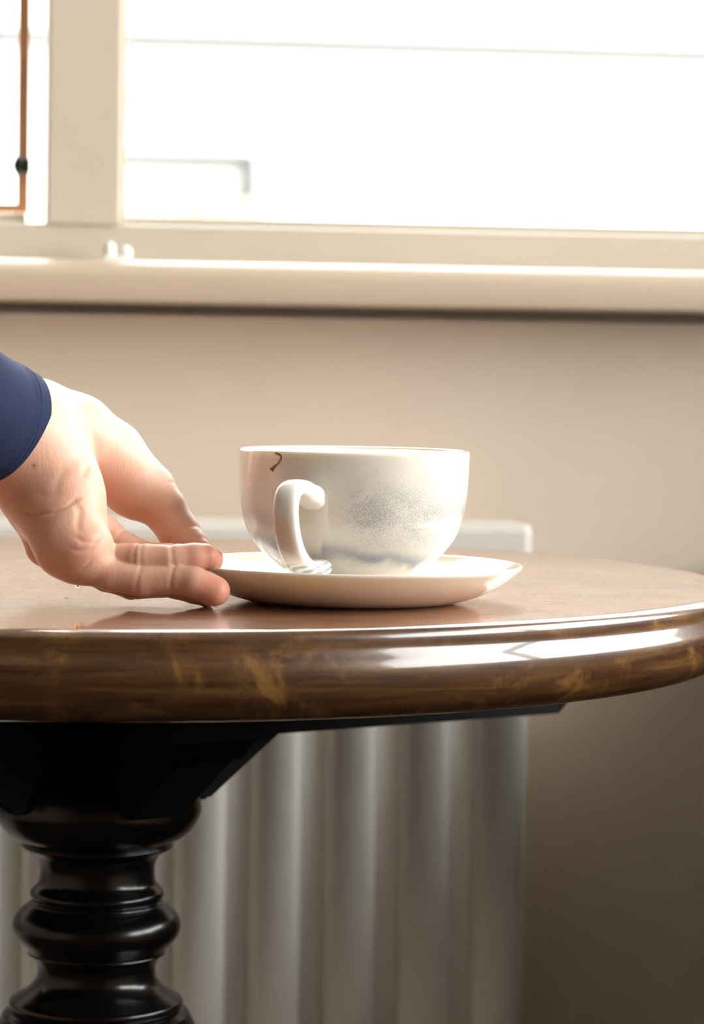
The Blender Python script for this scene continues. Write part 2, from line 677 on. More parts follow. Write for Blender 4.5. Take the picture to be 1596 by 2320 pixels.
rib_mesh = mesh(rv, [(i, i + 1, m_ + i + 1, m_ + i) for i in range(m_ - 1)] + [tuple(range(m_)), tuple(range(2 * m_ - 1, m_ - 1, -1))], 'rib')
k = math.ceil((ru0 + .025 - c0) / pitch)
while c0 + k * pitch < ru1 - .006:
    uc = c0 + k * pitch
    o = rad_part('rib', rib_mesh, M['rad'], True)
    o.location = (uc, 0, 0)
    k += 1
for s in (ru0 + .08, ru1 - .12):
    rad_part('bracket', boxes((s, s + .03, RV + .058, WALL_V + .002, rz1 - .16, rz1 - .10), bev=.002))
rad_part('valve', tube([(ru1 - .02, RV + .035, rz0 + .004), (ru1 - .02, RV + .035, rz0 - .05)], .012, 16))
rad_part('pipe', tube([(ru1 - .02, RV + .035, rz0 - .048), (ru1 - .02, RV + .035, -.002)], .0075, 16), M['copper_pipe'])

# --- dark cabinet added out of frame to shade the lower right wall
side = empty('light_blocker_cabinet')
side.matrix_basis = ROOM
tag(side, 'dark wooden cabinet added out of view to shade the wall', 'light_blocker_cabinet')
b0, b1, bv0, bv1 = .57, 1.15, 1.46, WALL_V - .016


def side_part(name, me, mat, par=None, smooth=False):
    o = link(name, me, mat, None, smooth)
    o.parent = par or side
    return o


side_part('carcass', boxes((b0, b1, bv0, bv1, .08, .70), bev=.003), M['ebony'])
side_part('worktop', boxes((b0 - .012, b1 + .012, bv0 - .02, bv1, .70, .725), bev=.004), M['ebony'])
for k in range(2):
    d0 = b0 + .012 + k * (b1 - b0) / 2
    dr = side_part('door', boxes((d0, d0 + (b1 - b0) / 2 - .024, bv0 - .016, bv0 + .001, .10, .685), bev=.003), M['ebony'])
    kx = d0 + (.23 if k == 0 else .04)
    side_part('knob', lathe([(0, -.012), (.010, -.010), (.012, 0), (.008, .008), (0, .010)], 20, (kx, bv0 - .024, .42)), M['gold'], dr, True)
for q in ((b0 + .03, bv0 + .03), (b1 - .03, bv0 + .03), (b0 + .03, bv1 - .03), (b1 - .03, bv1 - .03)):
    side_part('leg', boxes((q[0] - .02, q[0] + .02, q[1] - .02, q[1] + .02, 0, .082), bev=.003), M['ebony'])

# --- small white catch on the sill
cu, cz = PW(265, 604, WALL_V - .03)
catch = empty('window_catch', (0, 0, 0))
catch.matrix_basis = ROOM
tag(catch, 'small white rounded window catch lying on the sill', 'window catch')


def room_part(name, me, mat, par, smooth=True):
    o = link(name, me, mat, None, smooth)
    o.parent = par
    return o


zc = z_sill_top
room_part('plate', boxes((cu - .0105, cu + .0105, WALL_V - .046, WALL_V - .020, zc - .0006, zc + .003), bev=.001), M['white_plastic'], catch, False)
for du, hgt in ((-.0055, .0125), (.0058, .0095)):
    pr = catmull([(.0045, 0, 0), (.0048, hgt * .5, 0), (.0036, hgt * .85, 0), (0, hgt, 0)], 5)
    room_part('knob', lathe([(0, 0)] + [(p.x, p.y) for p in pr], 24, (cu + du, WALL_V - .033, zc + .0015)), M['white_plastic'], catch)

# ------------------------------------------------------------------ street outside
struct('ground', boxes((-30, 30, WALL_V + T + .02, 30, -.6, -.5)), M['pavement'])
FVV = 9.0
fb = empty('street_building')
fb.matrix_basis = ROOM
tag(fb, 'pale sunlit building across the street seen through the window', 'building')


def fpart(name, px0, py0, px1, py1, d0, d1, mat):
    p, q = PW(px0, py0, FVV), PW(px1, py1, FVV)
    me = boxes((min(p[0], q[0]), max(p[0], q[0]), FVV - d0, FVV + d1, min(p[1], q[1]), max(p[1], q[1])), bev=.004)
    o = link(name, me, mat, None, False)
    o.parent = fb
    return o


f_wall = link('wall', boxes((-8, 8, FVV, FVV + 6, -.5, 4.2)), M['facade'], None, False)
f_wall.parent = fb
o = link('ledge', boxes((-8, 8, FVV - .06, FVV + .01, PW(798, 116, FVV)[1], PW(798, 93, FVV)[1])), M['facade_grey'], None, False)
o.parent = fb
fpart('sign_band', 180, 205, 560, 245, .03, .01, M['facade_beige'])
fpart('shop_window_head', 180, 344, 575, 370, .05, .01, M['facade_grey'])
fpart('shop_window_jamb', 552, 370, 575, 480, .05, .01, M['facade_grey'])
fpart('shop_window_pane', 180, 366, 556, 520, .01, .01, M['glass'])
fpart('planter_box', 440, 455, 580, 520, .25, .0, M['facade_beige'])

# ------------------------------------------------------------------ table
TX, TY, TR, TZ = -.1333, 1.521, .337, .740
table = empty('round_table', (TX, TY, 0))
tag(table, 'round varnished wooden pedestal table with worn brown top and black turned column', 'table')


def tpart(name, me, mat, smooth=True, parent=None, label=None):
    o = link(name, me, mat, None, smooth)
    o.parent = parent or table
    if label:
        o['label'] = label
    return o


edge = [(-.0090, 0), (-.0068, 0), (-.0048, -.0004), (-.0028, -.0014), (-.0015, -.0032), (-.0012, -.0056), (-.0013, -.0086), (-.0006, -.0112),
        (.0006, -.0142), (.0013, -.0172), (.0013, -.0215), (.0003, -.0262), (-.0020, -.0312), (-.0062, -.0358), (-.0128, -.0395), (-.0240, -.0410)]
edge = [(p.x, p.y) for p in catmull([(x, y, 0) for x, y in edge], 4)]
tpart('table_top', lathe([(0, TZ), (.10, TZ), (.22, TZ)] + [(TR - .03, TZ), (TR - .0089, TZ), (TR - .0089, TZ - .02), (0, TZ - .02)], 256), M['table_top'],
      label='brown varnished round top').data.set_sharp_from_angle(angle=math.radians(40))
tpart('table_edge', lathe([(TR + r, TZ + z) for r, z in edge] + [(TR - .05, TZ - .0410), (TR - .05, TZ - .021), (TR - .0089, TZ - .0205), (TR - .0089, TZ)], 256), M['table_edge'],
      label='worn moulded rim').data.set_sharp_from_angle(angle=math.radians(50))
tpart('underside', lathe([(0, TZ - .0195), (TR - .049, TZ - .0195), (TR - .049, TZ - .0400), (0, TZ - .0400)], 128), M['ebony_matt'], False)

CL_Z0 = .651
for ang in (math.radians(35), math.radians(125)):
    rot = Matrix.Rotation(ang, 4, 'Z')
    L = .308 if ang < 1 else .115
    wdt = .026
    pts = [(-L, TZ - .0402), (L, TZ - .0402), (L, CL_Z0 + .012), (L - .014, CL_Z0), (-L + .014, CL_Z0), (-L, CL_Z0 + .012)]
    vs = [rot @ Vector((x, -wdt, z)) for x, z in pts] + [rot @ Vector((x, wdt, z)) for x, z in pts]
    n = 6
    me = mesh(vs, [tuple(range(n)), tuple(range(2 * n - 1, n - 1, -1))] + [(i, n + i, n + (i + 1) % n, (i + 1) % n) for i in range(n)])
    tpart('batten', me, M['ebony_matt'], False)
    for s in (-1, 1):
        pts = [(s * .02, CL_Z0 + .002), (s * .110, CL_Z0 + .002), (s * .060, .6165), (s * .02, .6165)]
        wd = .017
        vs = [rot @ Vector((x, -wd, z)) for x, z in pts] + [rot @ Vector((x, wd, z)) for x, z in pts]
        me = mesh(vs, [tuple(range(4)), tuple(range(7, 3, -1))] + [(i, 4 + i, 4 + (i + 1) % 4, (i + 1) % 4) for i in range(4)])
        bm = bmesh.new(); bm.from_mesh(me); bmesh.ops.recalc_face_normals(bm, faces=bm.faces)
        bmesh.ops.bevel(bm, geom=list(bm.edges), offset=.002, segments=2, affect='EDGES'); bm.to_mesh(me); bm.free()
        tpart('bracket', me, M['ebony_matt'], False)

SC = TY / FPX


def cz_(y):                                     # height of an image row on the column's axis
    return P(226, y, TY).z


col = [(60, 1640), (150, 1700), (215, 1760), (236, 1822), (226, 1858), (203, 1886), (171, 1905), (173, 1911), (170, 1917), (145, 1932), (133, 1952), (131, 1975),
       (135, 1998), (150, 2014), (153, 2024), (149, 2033), (146, 2036), (152, 2041), (154, 2045), (166, 2052), (184, 2070), (192, 2092), (186, 2116), (163, 2142), (156, 2152), (157, 2157), (148, 2163),
       (138, 2178), (135, 2195), (139, 2216), (160, 2240), (192, 2258), (199, 2268), (196, 2278), (192, 2281), (206, 2287), (214, 2294), (216, 2300)]
cp = [(r * SC, cz_(y)) for r, y in col]
zl = cp[-1][1]
cp += [(.0535, zl - .006), (.057, zl - .02), (.052, zl - .04), (.040, zl - .06), (.032, zl - .09), (.036, zl - .14), (.048, zl - .22), (.052, zl - .27),
       (.045, zl - .31), (.050, zl - .325), (.050, zl - .34), (.060, zl - .35), (.062, zl - .40), (.0, zl - .40)]
dense = []
for p in catmull([(r, z, 0) for r, z in cp], 4):
    dense.append((max(p.x, 0), p.y))
tpart('column', lathe(dense, 96), M['ebony'], label='black turned baluster column')
for k in range(4):
    ang = math.radians(35 + 90 * k)
    c, s = math.cos(ang), math.sin(ang)
    path = catmull([(.045 * c, .045 * s, .115), (.12 * c, .12 * s, .10), (.20 * c, .20 * s, .055), (.265 * c, .265 * s, .020), (.285 * c, .285 * s, .018)], 6)
    tpart('foot', tube(path, [.030 - .012 * i / (len(path) - 1) for i in range(len(path))], 16), M['ebony'])

# ------------------------------------------------------------------ saucer, cup, coffee
CX, CY = .0004, 1.3595
SRZ = .757
sp = [(0, .7430), (.030, .7430), (.0425, .7425), (.0435, .7400), (.0455, .7400), (.0465, .7402), (.0523, .7412), (.0590, .7431), (.0650, .7455), (.0705, .7483), (.0750, .7514), (.0782, .7542), (.0802, .7562),
      (.0809, .7574), (.0805, .7583), (.0793, .7582), (.0770, .7566), (.0730, .7542), (.0670, .7515), (.0600, .7494), (.0500, .7478), (.0360, .7470), (.0335, .7462), (.0, .7462)]
dense = sp[:6] + [(p.x, p.y) for p in catmull([(r, z, 0) for r, z in sp[5:22]], 4)][1:] + sp[22:]
saucer = link('saucer', lathe(dense, 192), M['ceramic'])
saucer.location = (CX, CY, 0)
tag(saucer, 'white glazed saucer held by the hand under the coffee cup', 'saucer')

CBZ = .7464
H = .8121 - CBZ
cup = empty('coffee_cup', (CX, CY, CBZ))
tag(cup, 'cream ceramic coffee cup with blue grey wash standing on the saucer', 'cup')
outer = [(.0275, 0), (.0285, .0010), (.0288, .0040), (.0296, .0060), (.0335, .0087), (.0418, .0156), (.0481, .0233), (.0512, .0300), (.0530, .0370), (.0542, .0450), (.0547, .0530), (.0549, .0600), (.0550, H - .0020)]
lip = [(.0549, H - .0008), (.0543, H - .0001), (.0535, H), (.0527, H - .0005), (.0523, H - .0018)]
inner = [(.0520, .0600), (.0512, .0480), (.0490, .0330), (.0440, .0220), (.0340, .0130), (.0200, .0095), (0, .0090)]
od = [(p.x, p.y) for p in catmull([(r, z, 0) for r, z in outer[3:] + lip + inner], 5)]
bowl = link('bowl', lathe([(0, .0025), (.0262, .0025), (.0265, 0)] + outer[:3] + od, 192), M['cup'])
bowl.parent = cup


def cup_r(z):
    for (r0, z0_), (r1, z1_) in zip(outer, outer[1:]):
        if z0_ <= z <= z1_:
            return r0 + (r1 - r0) * (z - z0_) / (z1_ - z0_)
    return .055


# handle: a strap swept in the plane that leaves the cup a little left of the camera
PHI = math.radians(21)
hd = Vector((-math.sin(PHI), -math.cos(PHI), 0))
hs = Vector((math.cos(PHI), -math.sin(PHI), 0))
hp = [(.0500, .0440), (.0570, .0462), (.0660, .0492), (.0750, .0500), (.0815, .0470), (.0838, .0400), (.0820, .0320), (.0775, .0240), (.0700, .0175), (.0620, .0140), (.0530, .0125), (.0440, .0120)]
hp = [(p.x, p.y) for p in catmull([(r, z, 0) for r, z in hp], 6)]
vs, fs = [], []
SEG = 24
nh = len(hp)
for i, (r, z) in enumerate(hp):
    r0, z0_ = hp[max(i - 1, 0)]
    r1, z1_ = hp[min(i + 1, nh - 1)]
    t = Vector((r1 - r0, z1_ - z0_, 0)).normalized()
    nx, nz = t.y, -t.x                          # outward normal of the loop in its plane
    f = i / (nh - 1)
    wd = .0058 + .0020 * (1 - abs(2 * f - 1)) ** .5 * 0 + (.0012 if f < .12 or f > .9 else 0)
    th = .0036 + .0022 * max(0, 1 - f / .25) + .0008 * max(0, (f - .85) / .15)
    for k in range(SEG):
        a_ = 2 * math.pi * k / SEG
        ca, sa = math.cos(a_), math.sin(a_)
        e = .72
        cx_ = math.copysign(abs(ca) ** e, ca) * wd
        sy_ = math.copysign(abs(sa) ** e, sa) * th
        q = hd * (r + nx * sy_) + hs * cx_
        vs.append((q.x, q.y, z + nz * sy_))
for i in range(nh - 1):
    for k in range(SEG):
        k2 = (k + 1) % SEG
        fs.append((i * SEG + k, i * SEG + k2, (i + 1) * SEG + k2, (i + 1) * SEG + k))
fs += [tuple(range(SEG)), tuple(range(nh * SEG - 1, (nh - 1) * SEG - 1, -1))]
me = mesh(vs, fs, 'handle')
bm = bmesh.new(); bm.from_mesh(me); bmesh.ops.recalc_face_normals(bm, faces=bm.faces); bm.to_mesh(me); bm.free()
hn = link('handle', me, M['handle'])
hn.parent = cup


# dried drip on the outside, left of the handle
def on_cup(px, py):
    x = P(px, py, CY - .05).x - CX
    z = P(px, py, CY - .045).z - CBZ
    r = cup_r(z)
    return Vector((x, -math.sqrt(max(r * r - x * x, 0)), z))


dp = [on_cup(*q) for q in ((622, 1027), (630, 1029), (636, 1034), (635, 1042), (629, 1051), (622, 1057), (616, 1063), (614, 1066))]
dp = catmull(dp, 4)
rad_ = [.0005 + .0004 * math.sin(i * .9) ** 2 for i in range(len(dp))]
for i in range(len(dp)):
    f = i / (len(dp) - 1)
    rad_[i] = .00055 + .0013 * max(0, (f - .62) / .38) ** 1.2 - (.0007 * max(0, (f - .95) / .05))
drip = link('coffee_drip', tube(dp, rad_, 10, flat=((-.6, -.8, 0), .35)), M['drip'])
drip.parent = cup
drip['label'] = 'dried brown coffee drip'

cof = link('coffee', lathe([(0, H - .0013), (.030, H - .0013), (.0505, H - .0014), (.0519, H - .0010), (.0522, H - .0016), (.0505, H - .008), (0, H - .008)], 96), M['latte'])
cof.location = (CX, CY, CBZ)
tag(cof, 'pale milky coffee with foam filling the cup to the brim', 'coffee')

# crumbs on the table
for px, py, r, lab in ((150, 1356, .0008, 'larger pale crumb on the table top beside the hand'),
                       (88, 1353, .0005, 'smaller pale crumb on the table top beside the hand')):
    d = ray(px, py)
    kk = (TZ - CAMZ) / d.z
    bm = bmesh.new()
    bmesh.ops.create_icosphere(bm, subdivisions=2, radius=r)
    for v in bm.verts:
        v.co *= random.uniform(.8, 1.15)
    c_ = link('crumb', from_bm(bm), M['crumb'])
    c_.location = (d.x * kk, d.y * kk, TZ + r * .7)
    tag(c_, lab, 'crumb', 'crumbs on the table')

# ------------------------------------------------------------------ the person's hand
FX = FPX


def pt(px, py, Y, rpx):
    p = P(px, py, Y)
    return (p.x, p.y, p.z, rpx * Y / FX)


# joints: image place, distance, radius in px
ARM = [(-520, 700, 1.215, 185), (-250, 840, 1.262, 160), (-60, 932, 1.300, 132), (45, 985, 1.318, 120)]
PALM = [[(45, 985, 1.318, 118), (105, 1080, 1.318, 112), (135, 1140, 1.312, 100), (165, 1235, 1.304, 78)],
        [(60, 1010, 1.318, 100), (95, 1140, 1.330, 75), (108, 1235, 1.336, 52)],
        [(160, 1225, 1.304, 76), (190, 1251, 1.299, 64)],
        [(135, 1130, 1.322, 86), (185, 1195, 1.332, 52), (212, 1206, 1.334, 40)]]
THENAR = [(85, 955, 1.330, 98), (170, 985, 1.345, 88), (245, 1035, 1.356, 80), (312, 1105, 1.362, 71)]
THUMB = [(300, 1095, 1.362, 70), (340, 1120, 1.362, 61), (374, 1156, 1.358, 51), (405, 1205, 1.352, 47), (432, 1240, 1.345, 42), (450, 1250, 1.341, 32)]
INDEX = [(195, 1195, 1.334, 44), (232, 1205, 1.335, 40), (258, 1226, 1.334, 36), (320, 1260, 1.331, 34), (400, 1264, 1.324, 31), (450, 1266, 1.320, 29), (480, 1270, 1.3175, 26)]
MIDDLE = [(205, 1268, 1.312, 40), (240, 1275, 1.307, 40), (278, 1270, 1.303, 37.5), (318, 1268, 1.300, 35.5), (388, 1267, 1.299, 31.5), (440, 1264, 1.301, 33), (466, 1262, 1.303, 31)]
RING = [(180, 1268, 1.300, 50), (250, 1302, 1.297, 36), (320, 1316, 1.295, 35), (395, 1313, 1.293, 31), (440, 1318, 1.291, 34), (488, 1339, 1.291, 34)]
LITTLE = [(170, 1262, 1.312, 50), (240, 1308, 1.314, 32), (300, 1330, 1.316, 28), (380, 1328, 1.316, 25), (440, 1341, 1.315, 26), (468, 1352, 1.314, 23)]
CREASES = {'MIDDLE': [((312, 1268, 1.297), .0006), ((322, 1268, 1.297), .0005), ((386, 1267, 1.298), .0006), ((391, 1267, 1.298), .0003)],
           'RING': [((318, 1316, 1.295), .0005), ((396, 1313, 1.293), .0007)],
           'THUMB': [((352, 1138, 1.360), .0007), ((420, 1228, 1.348), .0004)],
           'INDEX': [((262, 1230, 1.334), .0008), ((395, 1264, 1.324), .0005)],
           'LITTLE': [((305, 1330, 1.316), .0005), ((385, 1328, 1.316), .0005)]}

HS = .00062
lo = np.array([P(-110, 1000, 1.30).x, 1.245, .736])
hi = np.array([P(545, 1000, 1.30).x, 1.405, P(0, 800, 1.33).z])
dim = np.ceil((hi - lo) / HS).astype(int) + 1
gx = lo[0] + HS * np.arange(dim[0], dtype=np.float32)
gy = lo[1] + HS * np.arange(dim[1], dtype=np.float32)
gz = lo[2] + HS * np.arange(dim[2], dtype=np.float32)
GX = gx[:, None, None].astype(np.float32)
GY = gy[None, :, None].astype(np.float32)
GZ = gz[None, None, :].astype(np.float32)
BIG = np.float32(.05)


def cone_d(a, b, ys=1.0):
    """distance to a round cone; ys > 1 flattens it in depth"""
    ax, ay, az, ar = a
    bx, by, bz, br = b
    dx, dy, dz = bx - ax, (by - ay) * ys, bz - az
    L2 = dx * dx + dy * dy + dz * dz + 1e-12
    px, py, pz = GX - ax, (GY - ay) * ys, GZ - az
    t = np.clip((px * dx + py * dy + pz * dz) / L2, 0, 1)
    d = np.sqrt((px - t * dx) ** 2 + (py - t * dy) ** 2 + (pz - t * dz) ** 2) - (ar + (br - ar) * t)
    return d.astype(np.float32)


def smin(a, b, k):
    h = np.clip(.5 + .5 * (b - a) / k, 0, 1)
    return (b + (a - b) * h - k * h * (1 - h)).astype(np.float32)


def chain(pts, k, ys=1.0):
    q = [pt(*p) for p in pts]
    d = None
    for a_, b_ in zip(q, q[1:]):
        e = cone_d(a_, b_, ys)
        d = e if d is None else smin(d, e, k)
    return d


def px_of(x, y, z):
    c, s = math.cos(PITCH), math.sin(PITCH)
    zz = z - CAMZ
    dd = y * c - zz * s
    uu = y * s + zz * c
    X, Y = x / dd * FX, -uu / dd * FX
    cr, sr = math.cos(ROLL), math.sin(ROLL)
    return 798 + X * cr - Y * sr, 1160 + X * sr + Y * cr


palm = chain(ARM, .006, 1.15)
for k, ch in enumerate(PALM):
    palm = smin(palm, chain(ch, .006, 1.15 if k == 0 else 1.0), .010)
then = chain(THENAR, .006)
body = smin(palm, then, .0055)

# folds of the palm, as grooves in the near face: image polyline, depth, half width in px
FOLDS = [([(30, 1158), (75, 1168), (120, 1162), (150, 1148), (186, 1122)], .0018, 4.0),
         ([(150, 1150), (168, 1144), (178, 1160), (176, 1196), (190, 1216)], .0009, 8),
         ([(165, 1212), (190, 1228), (215, 1226), (240, 1206)], .0013, 5),
         ([(150, 1240), (180, 1247), (205, 1243), (236, 1226)], .0010, 4.5),
         ([(165, 1300), (195, 1284), (222, 1256)], .0009, 4.0),
         ([(215, 1020), (196, 1046), (178, 1092)], .0008, 7),
         ([(150, 1052), (128, 1092), (120, 1130)], .0006, 9),
         ([(60, 1108), (100, 1126), (150, 1118)], .0005, 8)]
IX, IY = px_of(GX, np.float32(1.29), GZ)
for poly, dep, wpx in FOLDS:
    dm = None
    for (x0, y0), (x1, y1) in zip(poly, poly[1:]):
        ex, ey = x1 - x0, y1 - y0
        t = np.clip(((IX - x0) * ex + (IY - y0) * ey) / (ex * ex + ey * ey), 0, 1)
        d2 = (IX - x0 - t * ex) ** 2 + (IY - y0 - t * ey) ** 2
        dm = d2 if dm is None else np.minimum(dm, d2)
    # the fold fades out towards its ends
    ex0 = np.sqrt((IX - poly[0][0]) ** 2 + (IY - poly[0][1]) ** 2)
    ex1 = np.sqrt((IX - poly[-1][0]) ** 2 + (IY - poly[-1][1]) ** 2)
    fade = np.clip(np.minimum(ex0, ex1) / 30, .12, 1)
    dep = dep * .62 * fade
    near = 1 / (1 + np.exp((GY - 1.315) / .003))
    body = body + (dep * np.exp(-dm / (wpx * wpx)) * near).astype(np.float32)

total = body
for nm, ch, k in (('THUMB', THUMB, .005), ('INDEX', INDEX, .002), ('MIDDLE', MIDDLE, .0014), ('RING', RING, .004), ('LITTLE', LITTLE, .005)):
    q = [pt(*p) for p in ch]
    f = chain(ch, .0015)
    for (cxp, cyp, cyy), dep in CREASES[nm]:
        c_ = P(cxp, cyp, cyy)
        best = min(range(len(q) - 1), key=lambda i: abs((Vector(q[i][:3]) + Vector(q[i + 1][:3]) - 2 * c_).length))
        ax = (Vector(q[best + 1][:3]) - Vector(q[best][:3])).normalized()
        s = (GX - c_.x) * ax.x + (GY - c_.y) * ax.y + (GZ - c_.z) * ax.z
        f = f + (.75 * dep * np.exp(-(s / .0008) ** 2)).astype(np.float32)
        f = f - (.00014 * np.exp(-((np.abs(s) - .004) / .003) ** 2)).astype(np.float32)
    total = np.minimum(total, smin(body, f, k))
# the forearm runs on inside the sleeve


def surface_nets(D, origin, h):
    S = D < 0
    nx, ny, nz = D.shape
    acc = np.zeros((nx - 1, ny - 1, nz - 1, 3), np.float32)
    cnt = np.zeros((nx - 1, ny - 1, nz - 1), np.float32)

    def sl(ax, off):
        return [slice(None)] * 0

    for axis in range(3):
        A = [slice(0, None)] * 3
        B = [slice(0, None)] * 3
        A[axis] = slice(0, -1)
        B[axis] = slice(1, None)
        da, db = D[tuple(A)], D[tuple(B)]
        cr = S[tuple(A)] != S[tuple(B)]
        idx = np.argwhere(cr)
        t = da[cr] / (da[cr] - db[cr])
        pos = idx.astype(np.float32)
        pos[:, axis] += t
        o1, o2 = [a_ for a_ in range(3) if a_ != axis]
        for s1 in (0, -1):
            for s2 in (0, -1):
                c = idx.copy()
                c[:, o1] += s1
                c[:, o2] += s2
                ok = (c[:, o1] >= 0) & (c[:, o2] >= 0) & (c[:, o1] < acc.shape[o1]) & (c[:, o2] < acc.shape[o2])
                np.add.at(acc, tuple(c[ok].T), pos[ok])
                np.add.at(cnt, tuple(c[ok].T), 1)
    used = cnt > 0
    ids = -np.ones(cnt.shape, np.int64)
    ids[used] = np.arange(used.sum())
    V = acc[used] / cnt[used][:, None]
    V = V * h + np.asarray(origin)[None]
    F = []
    for axis in range(3):
        o1, o2 = (axis + 1) % 3, (axis + 2) % 3
        A = [slice(0, None)] * 3
        B = [slice(0, None)] * 3
        A[axis] = slice(0, -1)
        B[axis] = slice(1, None)
        sa, sb = S[tuple(A)], S[tuple(B)]
        idx = np.argwhere(sa != sb)
        ok = (idx[:, o1] > 0) & (idx[:, o2] > 0) & (idx[:, o1] < cnt.shape[o1]) & (idx[:, o2] < cnt.shape[o2])
        idx = idx[ok]
        flip = ~sa[tuple(idx.T)]

        def cell(d1, d2):
            c = idx.copy()
            c[:, o1] += d1
            c[:, o2] += d2
            return ids[tuple(c.T)]
        q = np.stack([cell(-1, -1), cell(0, -1), cell(0, 0), cell(-1, 0)], 1)
        q[flip] = q[flip][:, ::-1]
        F.append(q)
    return V, np.concatenate(F)


V, F = surface_nets(total, lo, HS)
# keep the one connected surface
lab = np.arange(len(V))
ea = np.concatenate([F[:, 0], F[:, 1], F[:, 2], F[:, 3]])
eb = np.concatenate([F[:, 1], F[:, 2], F[:, 3], F[:, 0]])
while True:
    new = lab.copy()
    np.minimum.at(new, ea, lab[eb])
    np.minimum.at(new, eb, lab[ea])
    new = new[new]
    new = new[new]
    if (new == lab).all():
        break
    lab = new
big = np.bincount(lab).argmax()
keep = lab == big
F = F[keep[F[:, 0]]]
remap = np.cumsum(keep) - 1
V, F = V[keep], remap[F]
# relax the net a little
for it in range(3):
    acc = np.zeros_like(V)
    cn = np.zeros(len(V))
    for i in range(4):
        for j in ((i + 1) % 4, (i - 1) % 4):
            np.add.at(acc, F[:, i], V[F[:, j]])
            np.add.at(cn, F[:, i], 1)
    V = V + .45 * (acc / cn[:, None] - V)
hm = mesh(V.tolist(), F.tolist(), 'hand')
base = np.array([.66, .39, .285])
red = np.array([.66, .23, .16])
w = np.zeros(len(V))
for px, py, Y, rpx, s in ((470, 1262, 1.303, 42, .75), (490, 1340, 1.291, 45, .8), (480, 1270, 1.317, 35, .7), (450, 1250, 1.341, 45, .7),
                          (468, 1352, 1.314, 35, .7), (205, 1060, 1.30, 45, .35), (200, 1250, 1.295, 50, .3)):
    c_ = P(px, py, Y)
    r = rpx * Y / FX
    w = np.maximum(w, min(1, 1.15 * s) * np.exp(-((V - np.array(c_)) ** 2).sum(1) / (r * r)))
ix, iy = px_of(V[:, 0], V[:, 1], V[:, 2])
colr = np.repeat(base[None], len(V), 0)
colr = colr + (red - colr) * w[:, None]
mole = np.exp(-(((ix - 77) / 4.5) ** 2 + ((iy - 1055) / 4.5) ** 2)) * (V[:, 1] < 1.31)
colr = colr + (np.array([.25, .08, .05]) - colr) * np.clip(mole, 0, 1)[:, None]
at = hm.attributes.new('tone', 'FLOAT_COLOR', 'POINT')
at.data.foreach_set('color', np.concatenate([colr, np.ones((len(V), 1))], 1).astype(np.float32).ravel())

person = empty('person', tuple(P(40, 985, 1.318)))
tag(person, 'person reaching in with a navy sleeve and holding the saucer rim in one hand', 'person')


def ppart(name, me, mat, parent=None, label=None):
    o = link(name, me, mat, None)
    par = parent or person
    o.parent = par
    o.matrix_parent_inverse = Matrix.Translation(person.location).inverted() if par is person else Matrix.Identity(4)
    if label:
        o['label'] = label
    return o


hand = ppart('body', hm, M['skin'], label='hand and wrist with fair skin')


# finger nails on the far sides of the fingers
def nail(a, b, dorsal, wd, ln):
    a_, b_ = Vector(pt(*a)[:3]), Vector(pt(*b)[:3])
    r = pt(*b)[3]
    d = (b_ - a_).normalized()
    n_ = Vector(dorsal)
    n_ = (n_ - d * n_.dot(d)).normalized()
    s = d.cross(n_)
    vs, fs = [], []
    NU, NV = 9, 8
    for lay in (0, .0006):
        for i in range(NU):
            for j in range(NV):
                u = (i / (NU - 1) - .5) * 2
                v = j / (NV - 1)
                ang = u * wd
                ww = 1 - .25 * (2 * v - 1) ** 4
                rr_ = r * .94 + lay
                along = (v - .5) * ln - r * .15
                fall = max(0, along) ** 2 / (2.6 * r)
                vs.append(b_ + d * along + (n_ * math.cos(ang * ww) + s * math.sin(ang * ww)) * rr_ - n_ * fall)
    for i in range(NU - 1):
        for j in range(NV - 1):
            o_ = i * NV + j
            fs.append((o_, o_ + 1, o_ + NV + 1, o_ + NV))
            q = NU * NV + o_
            fs.append((q, q + NV, q + NV + 1, q + 1))
    border = [i * NV for i in range(NU)] + [(NU - 1) * NV + j for j in range(1, NV)] + [i * NV + NV - 1 for i in range(NU - 2, -1, -1)] + [j for j in range(NV - 2, 0, -1)]
    for p_, q_ in zip(border, border[1:] + border[:1]):
        fs.append((p_, q_, NU * NV + q_, NU * NV + p_))
    me = mesh(vs, fs, 'nail')
    bm = bmesh.new(); bm.from_mesh(me); bmesh.ops.recalc_face_normals(bm, faces=bm.faces); bm.to_mesh(me); bm.free()
    return ppart('fingernail', me, M['nail'], hand)


nail(MIDDLE[-2], MIDDLE[-1], (.2, 1, -.25), .85, .011)
nail(RING[-2], RING[-1], (0, .75, -.7), .85, .011)
nail(INDEX[-2], INDEX[-1], (-.1, .9, .5), .75, .009)
nail(LITTLE[-2], LITTLE[-1], (0, .8, -.5), .85, .008)
nail(THUMB[-2], THUMB[-1], (.1, 1, .25), .8, .009)

# sleeve: a tube around the forearm with a stitched cuff
ax = [P(-1560, -620, 1.06), P(-1420, -250, 1.055), P(-1230, 150, 1.055), P(-1020, 430, 1.075), P(-700, 600, 1.150), P(-400, 765, 1.225), P(-200, 868, 1.268), P(-60, 930, 1.296), P(-4, 956, 1.309), P(25, 969, 1.315)]
axp = catmull(ax, 8)
nA = len(axp)
SEG = 72
vs, fs = [], []
prev = Vector((0, 0, 1))


cum = [0.0]
for p, q in zip(axp[::-1], axp[::-1][1:]):
    cum.append(cum[-1] + (p - q).length)
dist = cum[::-1]                                 # distance back from the cuff's edge


def srad(d_):
    return .0274 + .016 * min(1, d_ / .16) ** 1.1 + .010 * max(0, min(1, (d_ - .22) / .2))


